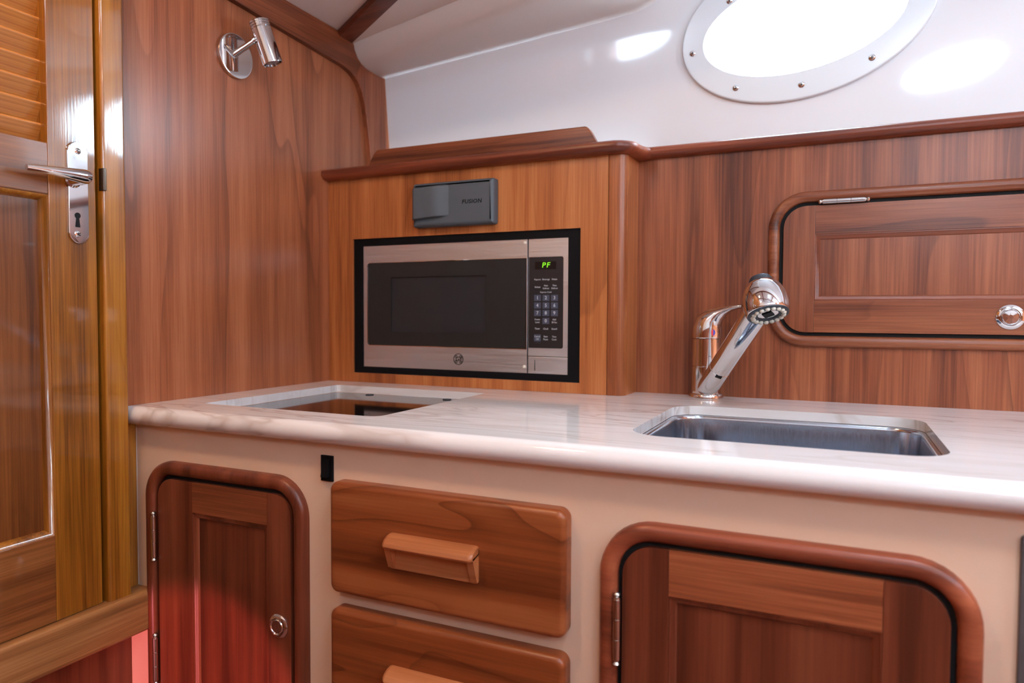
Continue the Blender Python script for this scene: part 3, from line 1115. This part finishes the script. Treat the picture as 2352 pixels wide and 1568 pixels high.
# ------------------------------------------------------------------ microwave cabinet
XS = 0.615      # seam of the corner post
XR = 0.648      # right face of the cabinet
mc = root('microwave_cabinet', (.32, YM, ZC), 'cherry cabinet on the worktop built around the microwave', 'cabinet')
op0, op1 = .0627, .5647
oz0, oz1 = .9195, 1.198
bm = bm_new()
holed(bm, [(0.0005, ZC + .0003), (XS, ZC + .0003), (XS, 1.330), (0.0005, 1.330)], [[(op0, oz0), (op1, oz0), (op1, oz1), (op0, oz1)]], YM, YM + .013, FY)
mk('front_panel', bm, M['mwcab'], mc)
bm = bm_new()
pts = [(XS + .0004, YM + .004), (XS + .001, YM + .0005), (XS + .004, YM - .0005)]
for i in range(9):
    t = radians(-90 + 90 * i / 8)
    pts.append((XR - .016 + .016 * cos(t), YM + .0155 + .016 * sin(t)))
pts += [(XR, YB), (XR - .02, YB), (XS + .0004, YM + .02)]
slab(bm, pts, ZC + .0003, 1.330, 0, FZ)
mk('corner_post', bm, M['post'], mc)
bm = bm_new()
box(bm, 0.0005, XR - .001, YM + .013, .65, 1.318, 1.330)
mk('top_board', bm, M['fiddle'], mc)
bm = bm_new()
yr = YM - .004
path = [(0.0005, yr, RZ), (.30, yr, RZ), (.60, yr, RZ)]
cxr, cyr, rr_ = .622, yr + .026, .026
for i in range(1, 8):
    t = radians(-90 + 78 * i / 7)
    path.append((cxr + rr_ * cos(t), cyr + rr_ * sin(t), RZ))
last = Vector(path[-1])
for i in range(1, 6):
    t = i / 5
    path.append((last.x + .004 * t + .010 * t ** 3, last.y + (YB - .004 - last.y) * t, RZ + .001 * t))
sweep(bm, path, RP)
mk('top_rail', bm, M['rail'], mc, label='rounded cherry rail curving round the cabinet corner')
bm = bm_new()
zf0, zf1 = 1.3445, 1.381
fp = [(.083, zf0), (.595, zf0)]
def ogee(xa, xb, n=9):
    o = []
    for i in range(n + 1):
        t = i / n
        o.append((xa + (xb - xa) * t, zf0 + (zf1 - zf0) * (.5 - .5 * cos(pi * t))))
    return o
fp = ogee(.598, .566)
fpl = ogee(.083, .118)
loop = [(.083, zf0 - .001), (.598, zf0 - .001)] + fp[1:] + list(reversed(fpl))[:-1]
slab(bm, loop, YM + .028, YM + .012, .003, FY)
mk('fiddle_board', bm, M['fiddle'], mc)

# ------------------------------------------------------------------ microwave
ym = YM + .0055          # face plane
mw = root('microwave_oven', (.313, ym, oz0), 'stainless steel microwave with black surround built into the cherry cabinet', 'microwave')
mx0, mx1 = .0825, .5440
mz0, mz1 = .9290, 1.1865
bm = bm_new()
holed(bm, [(op0 + .0004, oz0 + .0004), (op1 - .0004, oz0 + .0004), (op1 - .0004, oz1 - .0004), (op0 + .0004, oz1 - .0004)],
      [[(mx0 + .004, mz0 + .004), (mx1 - .004, mz0 + .004), (mx1 - .004, mz1 - .004), (mx0 + .004, mz1 - .004)]], YM + .0045, YM + .022, FY)
mk('surround', bm, M['black'], mw, label='black trim surround')
bm = bm_new()
box(bm, mx0 + .005, mx1 - .005, YM + .016, .64, mz0 + .005, mz1 - .005)
mk('oven_body', bm, M['black'], mw)
xs_ = .4597
wx0, wz0, wz1 = .0965, .9785, 1.1475
bm = bm_new()
dl = rr(mx0, xs_ - .0008, mz0, mz1, (.006, .0005, .0005, .006), 4)
wl = rr(wx0, xs_ - .0012, wz0, wz1, (.006, .0003, .0003, .006), 4)
holed(bm, dl, [wl], ym, ym + .014, FY)
door = mk('oven_door', bm, M['steel'], mw, label='stainless door with dark window')
bm = bm_new()
ring(bm, rr(wx0 - .0012, xs_ - .0012, wz0 - .0012, wz1 + .0012, (.007, .0003, .0003, .007), 4), [(0, ym + .001), (0, ym - .0006), (.0012, ym - .0006), (.0016, ym + .003)], FY)
mk('window_bezel', bm, M['chrome'], door)
ix0, ix1, iz0, iz1 = .1535, .372, 1.006, 1.1175
bm = bm_new()
holed(bm, wl, [rr(ix0, ix1, iz0, iz1, .001, 2)], ym + .0012, ym + .006, FY)
mk('door_window', bm, M['mwglass'], door)
bm = bm_new()
box(bm, ix0 - .001, ix1 + .001, ym + .0045, ym + .008, iz0 - .001, iz1 + .001)
mk('window_screen', bm, M['mwmesh'], door)
for zz in (1.176, .945):
    bm = bm_new()
    lathe(bm, (xs_ - .006, ym, zz), (0, -1, 0), [(-.001, .0032), (.0012, .0032), (.002, .002)], 14)
    mk('rivet', bm, M['nub'], door)
# emblem: ring with script letters
bm = bm_new()
ec = (.3125, .9547)
for ro, ri, n in ((.0112, .0098, 36),):
    holed(bm, ell(*ec, ro, ro, 0, n), [ell(*ec, ri, ri, 0, n)], ym + .0002, ym - .0004, FY)
emb = mk('emblem_ring', bm, M['ctrl'], door)
for i in range(4):
    t = pi / 4 + pi / 2 * i
    bm = bm_new()
    holed(bm, ell(ec[0] + .0072 * cos(t), ec[1] + .0072 * sin(t), .0034, .0022, t + pi / 2, 14), [ell(ec[0] + .0072 * cos(t), ec[1] + .0072 * sin(t), .0021, .0010, t + pi / 2, 14)], ym + .0002, ym - .0004, FY)
    mk('emblem_curl', bm, M['ctrl'], door)
text('emblem_letters', 'GE', .0125, (ec[0], ym - .0003, ec[1]), (1, 0, 0), (0, -1, 0), M['ctrl'], door, shear=.3, bold=.0002)
# control side
bm = bm_new()
gx0, gx1, gz0, gz1 = xs_ + .0020, .5305, .9805, 1.1490
cl = rr(xs_ + .0016, mx1, .9655, mz1, (.0005, .0005, .006, .0005), 4)
holed(bm, cl, [rr(gx0, gx1, gz0, gz1, (.0005, .004, .004, .0005), 4)], ym, ym + .014, FY)
ctl = mk('control_panel', bm, M['steel'], mw)
bm = bm_new()
slab(bm, rr(gx0 + .0001, gx1 - .0001, gz0 + .0001, gz1 - .0001, (.0005, .004, .004, .0005), 4), ym + .010, ym + .0006, .0004, FY)
mk('keypad_glass', bm, M['ctrl'], ctl)
bm = bm_new()
slab(bm, rr(xs_ + .0016, mx1, mz0, .9645, (.0005, .006, .0005, .0005), 4), ym + .014, ym - .0004, .0008, FY)
ob = mk('open_button', bm, M['steel'], mw)
bm = bm_new()
box(bm, .4745, .4758, ym - .0008, ym, .9385, .9585)
mk('button_mark', bm, M['mwmesh'], ob)
bm = bm_new()
box(bm, .4745, .5160, ym + .0003, ym + .002, 1.1262, 1.1405)
mk('display', bm, M['display'], ctl)
text('display_digits', 'PF', .0135, (.4955, ym + .0001, 1.1335), (1, 0, 0), (0, -1, 0), M['led'], ctl, shear=.15, bold=.0001, sx=1.1, gap=1.2)
kx = [.4795, .4963, .5132]
def ktext(s, i, z, size=.0052):
    lines = s.split('\n')
    for j, t in enumerate(lines):
        off = (len(lines) - 1) / 2 - j
        text('key_lettering', t, size, (kx[i], ym + .0001, z + off * .0052), (1, 0, 0), (0, -1, 0), M['ink'], ctl, sx=.9)
rows = [(1.1075, ['Popcorn', 'Beverage', 'Potato']), (1.0935, ['Reheat', 'Auto\nDefrost', 'Time\nDefrost'])]
for z, r in rows:
    for i, s in enumerate(r):
        ktext(s, i, z, .0044)
text('key_lettering', 'Express Cook', .0040, (kx[1], ym + .0001, 1.0840), (1, 0, 0), (0, -1, 0), M['ink'], ctl)
key0 = None
kz = [1.0735, 1.0595, 1.0455, 1.0310]
for r in range(4):
    for i in range(3):
        if r == 3 and i != 1:
            continue
        if key0 is None:
            bm = bm_new()
            slab(bm, rr(-.0067, .0067, -.0056, .0056, .001, 2), ym + .002, ym + .0003, .0002, FY)
            key0 = mk('key', bm, M['key'], ctl)
            o = key0
        else:
            o = key0.copy()
            COL.objects.link(o)
        o.location = (kx[i], 0, kz[r])
        ch = '0' if r == 3 else str(r * 3 + i + 1)
        text('key_number', ch, .0088, (kx[i], ym + .0000, kz[r]), (1, 0, 0), (0, -1, 0), M['ink'], ctl, bold=.0001)
ktext('Power\nLevel', 0, 1.0310, .0046)
ktext('Add\n30 Sec', 2, 1.0310, .0046)
for i, s in enumerate(['Timer', 'Clock', 'Sound']):
    ktext(s, i, 1.0165, .0048)
for i, s in enumerate(['Cancel\nOff', 'Start\nPause', 'Time\nCook']):
    ktext(s, i, .9995, .0046)
o = key0.copy()
COL.objects.link(o)
o.location = (kx[0], .0001, .9995)
o.scale = (1, 1, 1.15)
text('key_lettering', 'Hold 3 sec', .0030, (kx[0], ym + .0001, .9900), (1, 0, 0), (0, -1, 0), M['mwmesh'], ctl)

# ------------------------------------------------------------------ stereo cover above the microwave
rx0, rx1, rz0, rz1 = .2225, .4000, 1.2125, 1.2975
ra = root('stereo_cover', ((rx0 + rx1) / 2, YM, rz0), 'dark grey rubber stereo cover mounted above the microwave', 'stereo')
bm = bm_new()
slab(bm, rr(rx0, rx1, rz0, rz1, .004, 4), YM - .0002, YM - .020, .0075, FY, 5)
mk('cover', bm, M['cover'], ra)
bm = bm_new()
loops = []
nn_ = 16
for i in range(nn_ + 1):
    t = i / nn_
    x = rx0 + .003 + .090 * t
    # thumb grip: flat at the outer end, dipping and fading into the cover
    h = .011 if t < .5 else .011 * (.5 + .5 * cos(pi * (t - .5) / .5))
    if t < .06:
        h *= .55 + .45 * t / .06
    yb_ = YM - .0185
    zt, zbm = rz1 - .0085 + .003 * t, rz0 + .0135 + .0055 * t
    loops.append([(x, yb_, zbm + .004), (x, yb_ - h * .55, zbm), (x, yb_ - h * .95, zbm + .0015), (x, yb_ - h, zbm + .004), (x, yb_ - h, zt - .006), (x, yb_ - h * .9, zt - .003), (x, yb_ - h * .3, zt), (x, yb_, zt)])
loft(bm, loops, True, True)
mk('thumb_grip', bm, M['cover'], ra)
text('lettering', 'FUSION', .0105, (.3545, YM - .0201, 1.2555), (1, 0, 0), (0, -1, 0), M['coverink'], ra, shear=.15, bold=.0002, sx=1.1, gap=1.08)

# ------------------------------------------------------------------ framed doors
def hinge(parent, p0, p1, r=.0042):
    """barrel hinge with ball finials"""
    p0, p1 = Vector(p0), Vector(p1)
    d = p1 - p0
    L_ = d.length
    bm = bm_new()
    pr = [(0, .0012), (.0008, .0030), (.0026, .0040), (.0046, .0030), (.0056, .0022), (.0062, .0034), (.0070, .0036), (.0074, r)]
    k3 = (L_ - .0148) / 3
    for j in range(3):
        s = .0074 + k3 * j
        pr += [(s + .0004, r), (s + k3 - .0005, r), (s + k3 - .0002, r * .88)]
    pr += [(L_ - .0070, .0036), (L_ - .0062, .0034), (L_ - .0056, .0022), (L_ - .0046, .0030), (L_ - .0026, .0040), (L_ - .0008, .0030), (L_, .0012)]
    lathe(bm, p0, d, pr, 14)
    return mk('hinge', bm, M['chrome_warm'], parent)


def latch(parent, c, n, r):
    bm = bm_new()
    lathe(bm, c, n, [(-.001, r), (.0012, r), (.0032, r * .86), (.0036, r * .72), (.0022, r * .66), (.0018, r * .60)], 40)
    o = mk('latch', bm, M['chrome'], parent, label='round chrome push-button latch')
    bm = bm_new()
    lathe(bm, c, n, [(0, r * .60), (.0030, r * .60), (.0042, r * .54), (.0045, r * .2)], 32)
    mk('latch_button', bm, M['chrome'], parent)
    return o


def framed_door(rt, ox0, ox1, oz0_, oz1_, r, wd, ypl, proud, sl, sr_, zrt, zrb, mats, gap=.0055):
    """surround moulding, black gap and a stile-and-rail leaf; ypl wall plane, sl/sr stile inner edges, zrt/zrb rail inner edges"""
    ol = rr(ox0, ox1, oz0_, oz1_, r, 10)
    bm = bm_new()
    p = []
    for i in range(9):
        t = pi * i / 8
        p.append((wd / 2 - wd / 2 * cos(t), ypl - proud * (sin(t) ** .6)))
    p = [(0, ypl + .0005)] + p + [(wd, ypl + .012)]
    ring(bm, ol, p, FY)
    sm = mk('door_surround', bm, mats[0], rt)
    bm = bm_new()
    slab(bm, inset(ol, wd - .001), ypl + .013, ypl - .0006, 0, FY)  # flat black sheet gives the gap round the leaf its shade
    mk('gap_shade_sheet', bm, M['gap'], rt)
    lf = inset(ol, wd + gap)
    rl = max(r - wd - gap, .004)
    x0, x1, z0, z1 = ox0 + wd + gap, ox1 - wd - gap, oz0_ + wd + gap, oz1_ - wd - gap
    yf = ypl - proud * .62
    dr = root('door', ((x0 + x1) / 2, yf, z0), None)
    dr.parent = rt
    dr.location = Vector(dr.location) - WLOC[rt.name]
    b = .0012
    for pts, nm, mat in ((rr(x0, sl, z0, z1, (rl, .0003, .0003, rl), 8), 'stile', mats[1]), (rr(sr_, x1, z0, z1, (.0003, rl, rl, .0003), 8), 'stile', mats[1]),
                         (rr(sl + .0001, sr_ - .0001, zrt, z1, .0003, 1), 'rail', mats[2]), (rr(sl + .0001, sr_ - .0001, z0, zrb, .0003, 1), 'rail', mats[2])):
        bm = bm_new()
        slab(bm, pts, ypl - .0002, yf, b * .5, FY, 2)
        mk(nm, bm, mat, dr)
    bm = bm_new()
    il_ = [(sl, zrb), (sr_, zrb), (sr_, zrt), (sl, zrt)]
    ring(bm, il_, [(-.0005, yf + .001), (.0015, yf + .0008), (.003, yf + .0022), (.006, yf + .0030), (.008, yf + .0050), (.009, yf + .0066)], FY)
    mk('panel_moulding', bm, mats[4] if len(mats) > 4 else M['mould'], dr)
    bm = bm_new()
    box(bm, sl + .001, sr_ - .001, yf + .0058, ypl - .0003, zrb + .001, zrt - .001)
    mk('panel', bm, mats[3], dr)
    return dr, yf


# ------------------------------------------------------------------ base cabinet
bc = root('base_cabinet', (.85, YP, 0), 'cream galley base cabinet with cherry doors and drawers under the worktop', 'cabinet')
bm = bm_new()
box(bm, 0.0006, 1.70, YP, YP + .018, 0.0, ZC - TH - .0004)
box(bm, -0.0178, 0.0006, YP, YP + .018, 0.0, .552)
mk('face_panel', bm, M['cream'], bc, label='cream laminate cabinet front')

PA = lambda x, y: pix(x, y, 1, YP)
PB = lambda x, y: pix(x, y, 1, YP - .010)
lx0, lx1, lz1 = .0300, .3415, .8205
wd = .021
dl_, yf = framed_door(bc, lx0, lx1, .30, lz1, .055, wd, YP, .013, PB(440, 1300).x, PB(611, 1200).x, PB(520, 1192).z, .36,
                      (M['surround'], M['stile'], M['railh'], M['panel']))
for (xa, ya, yb) in ((368, 1175, 1290), (361, 1452, 1570)):
    pz = [PB(xa, ya), PB(xa, yb)]
    xh = lx0 + wd + .001
    hinge(dl_, (xh, yf - .0045, pz[1].z), (xh, yf - .0045, pz[0].z))
c = PB(638, 1438)
latch(dl_, (c.x, yf, c.z), (0, -1, 0), .0165)

rx0_, rx1_, rz1_ = PA(1380, 1450).x, PA(2257, 1540).x, PA(1790, 1229).z
dr_, yf = framed_door(bc, rx0_, rx1_, .30, .8215, .060, .0205, YP, .013, PB(1535, 1300).x, PB(2029, 1400).x, PB(1780, 1413).z, .36,
                      (M['surround2'], M['stile'], M['railh2'], M['panel']))
ha, hb = PB(1408, 1355), PB(1408, 1525)
hinge(dr_, (rx0_ + .0215, yf - .0045, hb.z), (rx0_ + .0215, yf - .0045, ha.z))
hinge(dr_, (rx0_ + .0215, yf - .0045, .38), (rx0_ + .0215, yf - .0045, .46))


def drawer(x0, x1, z0, z1, mat):
    bm = bm_new()
    yd = YP - .020
    slab(bm, rr(x0, x1, z0, z1, .012, 6), YP - .0003, yd, .007, FY, 5)
    d = mk('drawer', bm, mat, bc)
    # pull: back plate, two brackets and a rounded overhanging bar
    hx0, hx1 = x0 + (x1 - x0) * .292, x0 + (x1 - x0) * .672
    hz1 = z1 - (z1 - z0) * .368
    hz0 = z1 - (z1 - z0) * .675
    bm = bm_new()
    slab(bm, rr(hx0, hx1, hz0, hz1, .004, 4), yd + .0002, yd - .0022, .001, FY)
    mk('pull_plate', bm, M['pull'], d)
    bm = bm_new()
    zt = hz1
    pr = [(yd, zt + .000), (yd - .008, zt - .0012), (yd - .0165, zt - .0052), (yd - .0200, zt - .0090), (yd - .0212, zt - .0120), (yd - .0195, zt - .0146), (yd - .015, zt - .0146), (yd - .007, zt - .0122), (yd, zt - .0115)]
    loops = []
    for x, k_ in ((hx0, .82), (hx0 + .002, .93), (hx0 + .005, 1), (hx1 - .005, 1), (hx1 - .002, .93), (hx1, .82)):
        cy, cz = yd, zt - .008
        loops.append([(x, cy + (y - cy) * k_, cz + (z - cz) * k_) for y, z in pr])
    loft(bm, loops, True, True)
    mk('pull_bar', bm, M['pull'], d)
    for xa, xb in ((hx0, hx0 + .009), (hx1 - .009, hx1)):
        bm = bm_new()
        tri = [(yd - .0015, hz0 + .002), (yd - .004, hz0 + .002), (yd - .0155, zt - .011), (yd - .0015, zt - .009)]
        loft(bm, [[(xa, y, z) for y, z in tri], [(xb, y, z) for y, z in tri]], True, True)
        mk('pull_bracket', bm, M['pull'], d)
    return d


dx0, dx1 = PB(763, 1250).x + .001, PB(1302, 1250).x
YF = YP - .018
zt1 = pix(820, 1109, 1, YF).z
zb1_ = pix(790, 1363, 1, YF).z
drawer(.3905, .7175, zb1_ - .001, .8255, M['drawer'])
zt2 = pix(800, 1402, 1, YF).z
drawer(.3905, .7175, zt2 - .150, zt2, M['drawer2'])

sw = root('rocker_switch', (.364, YP, .8175), 'small black rocker switch on the cream front above the drawers', 'switch')
bm = bm_new()
s0, s1 = PA(740, 1102), PA(768, 1045)
slab(bm, rr(s0.x, s1.x - .001, s0.z, s1.z - .001, .001, 2), YP, YP - .003, .0008, FY)
mk('bezel', bm, M['black'], sw)
bm = bm_new()
zc_ = (s0.z + s1.z) / 2
loft(bm, [[(x, YP - .002, s0.z + .006), (x, YP - .0085, s0.z + .006), (x, YP - .0065, zc_ - .002), (x, YP - .0040, s1.z - .006), (x, YP - .002, s1.z - .006)] for x in (s0.x + .004, s1.x - .006)], True, True)
mk('rocker', bm, M['black'], sw)

ap = root('appliance_panel', (1.33, YP, .4), 'dark grey panel set into the cream cabinet front at the extreme right', 'appliance')
bm = bm_new()
slab(bm, rr(PA(2339, 1400).x, 1.55, .36, PA(2340, 1226).z, .004, 4), YP - .0002, YP - .004, .0015, FY)
mk('front', bm, M['grey_app'], ap)
bm = bm_new()
box(bm, 1.16, 1.175, YP - .018, YP - .004, .60, .78, .003)
mk('handle', bm, M['steel'], ap)

# ------------------------------------------------------------------ wall locker over the sink
lk = root('wall_locker', (1.2, YB, .99), 'framed cherry locker door in the panel behind the faucet', 'locker')
K = lambda x, y: pix(x, y, 1, YB - .008)
lkx0 = pix(1764, 600, 1, YB - .001).x
lkz0, lkz1 = pix(1900, 797, 1, YB - .001).z, pix(1900, 437, 1, YB - .001).z
ld, yf = framed_door(lk, lkx0, 1.565, lkz0, lkz1, .060, .0185, YB, .011, K(1871, 600).x, 1.565 - .078, K(1900, 537).z, K(1900, 690).z,
                     (M['lock_surround'], M['lock_stile'], M['lock_rail'], M['lock_panel'], M['lock_mould']), gap=.0058)
h0, h1 = K(1880, 457), K(1999, 450)
zh = lkz1 - .0195
hinge(ld, (h0.x, yf - .0045, zh), (h1.x, yf - .0045, zh))
hinge(ld, (1.42, yf - .0045, zh), (1.496, yf - .0045, zh))
c = K(2321, 728)
latch(ld, (c.x, yf, c.z), (0, -1, 0), .0185)

# ------------------------------------------------------------------ reading lamp
lc = pix(541, 129, 0, 0.004)
rl_ = root('reading_lamp', (0, lc.y, lc.z), 'chrome swivel reading lamp on the cherry bulkhead', 'lamp')
bm = bm_new()
lathe(bm, (0, lc.y, lc.z), (1, 0, 0), [(0, .0385), (.004, .0390), (.0062, .0382), (.0070, .0365), (.0070, .002)], 48)
mk('base_plate', bm, M['chrome'], rl_)
T0, T1 = pix(593, 46, 0, .044), pix(627, 147, 0, .060)
ax = (T1 - T0).normalized()
TC = T0 + (T1 - T0) * .50
bm = bm_new()
a0 = Vector((.006, lc.y - .006, lc.z + .000))
a1 = TC - Vector((.006, .014, -.002))
tube(bm, [a0, a0.lerp(a1, .3), a0.lerp(a1, .6), a0.lerp(a1, .9), a1], [.0062, .0058, .0052, .0050, .0050], 16)
tube(bm, [a1 - (a1 - a0) * .16, a1 - (a1 - a0) * .13, a1 - (a1 - a0) * .06, a1 - (a1 - a0) * .03], [.0055, .0068, .0068, .0055], 16)
mk('arm', bm, M['chrome'], rl_)
L_ = (T1 - T0).length
R_ = .0172
bm = bm_new()
pr = [(0, .010), (.0008, R_ * .86), (.002, R_ * .92)]
for i in range(3):
    s = .002 + i * .0042
    pr += [(s + .0004, R_), (s + .0030, R_), (s + .0034, R_ * .9), (s + .0040, R_ * .9)]
pr += [(.0155, R_), (L_ - .001, R_), (L_, R_ * .97), (L_ - .001, R_ * .90), (L_ - .010, R_ * .86)]
lathe(bm, T0, ax, pr, 36, True, False)
mk('shade', bm, M['chrome'], rl_)
bm = bm_new()
lathe(bm, T0, ax, [(L_ - .011, R_ * .86), (L_ - .008, R_ * .6), (L_ - .007, .002)], 28)
mk('lens', bm, M['lens'], rl_)


# ------------------------------------------------------------------ unseen overhead lamps, the cabin pair added for warm light
def dome(x, y, z, watts, col, label):
    t = root('unseen_ceiling_lamp', (x, y, z), label, 'lamp')
    bm = bm_new()
    lathe(bm, (x, y, z), (0, 0, -1), [(0, .075), (.008, .075), (.012, .070)], 32, True, False)
    mk('ring', bm, M['chrome'], t)
    bm = bm_new()
    lathe(bm, (x, y, z), (0, 0, -1), [(.010, .069), (.020, .060), (.027, .040), (.030, .002)], 32, False, True)
    mk('diffuser', bm, M['lamp_glow'], t)
    l = bpy.data.lights.new('unseen_lamp_light', 'AREA')
    l.shape = 'DISK'
    l.size = .12
    l.energy = watts
    l.color = col
    o = bpy.data.objects.new('unseen_lamp_light', l)
    COL.objects.link(o)
    o.parent = t
    o.location = (0, 0, -.034)
    return t


dome(.28, -.55, 1.949, 6.5, (1.0, .58, .28), 'unseen warm dome lamp added near the louvred door to warm the left side')
dome(1.75, -.55, 1.949, 4.0, (1.0, .76, .52), 'unseen warm dome lamp added further aft for its light')

dome(-.50, -.45, 1.969, 2.5, (1.0, .62, .32), 'warm dome lamp in the forward cabin behind the louvred door')

# unseen red lamp added low on the far side to make the red glow
cl_ = root('added_red_lamp', (.20, -1.145, .30), 'unseen small red lamp added on the opposite side for the red glow', 'lamp')
bm = bm_new()
lathe(bm, (.20, -1.1395, .30), (0, 1, 0), [(0, .028), (.008, .028), (.012, .022), (.012, .002)], 24)
mk('housing', bm, M['chrome'], cl_)
l = bpy.data.lights.new('added_red_beam', 'SPOT')
l.energy = 62
l.color = (1.0, .24, .28)
l.spot_size = radians(24)
l.spot_blend = .2
l.shadow_soft_size = .015
o = bpy.data.objects.new('added_red_beam', l)
COL.objects.link(o)
o.parent = cl_
o.location = (0, .03, 0)
o.rotation_euler = (Vector((.14, 0, .41)) - Vector((.20, -1.115, .30))).to_track_quat('-Z', 'Y').to_euler()
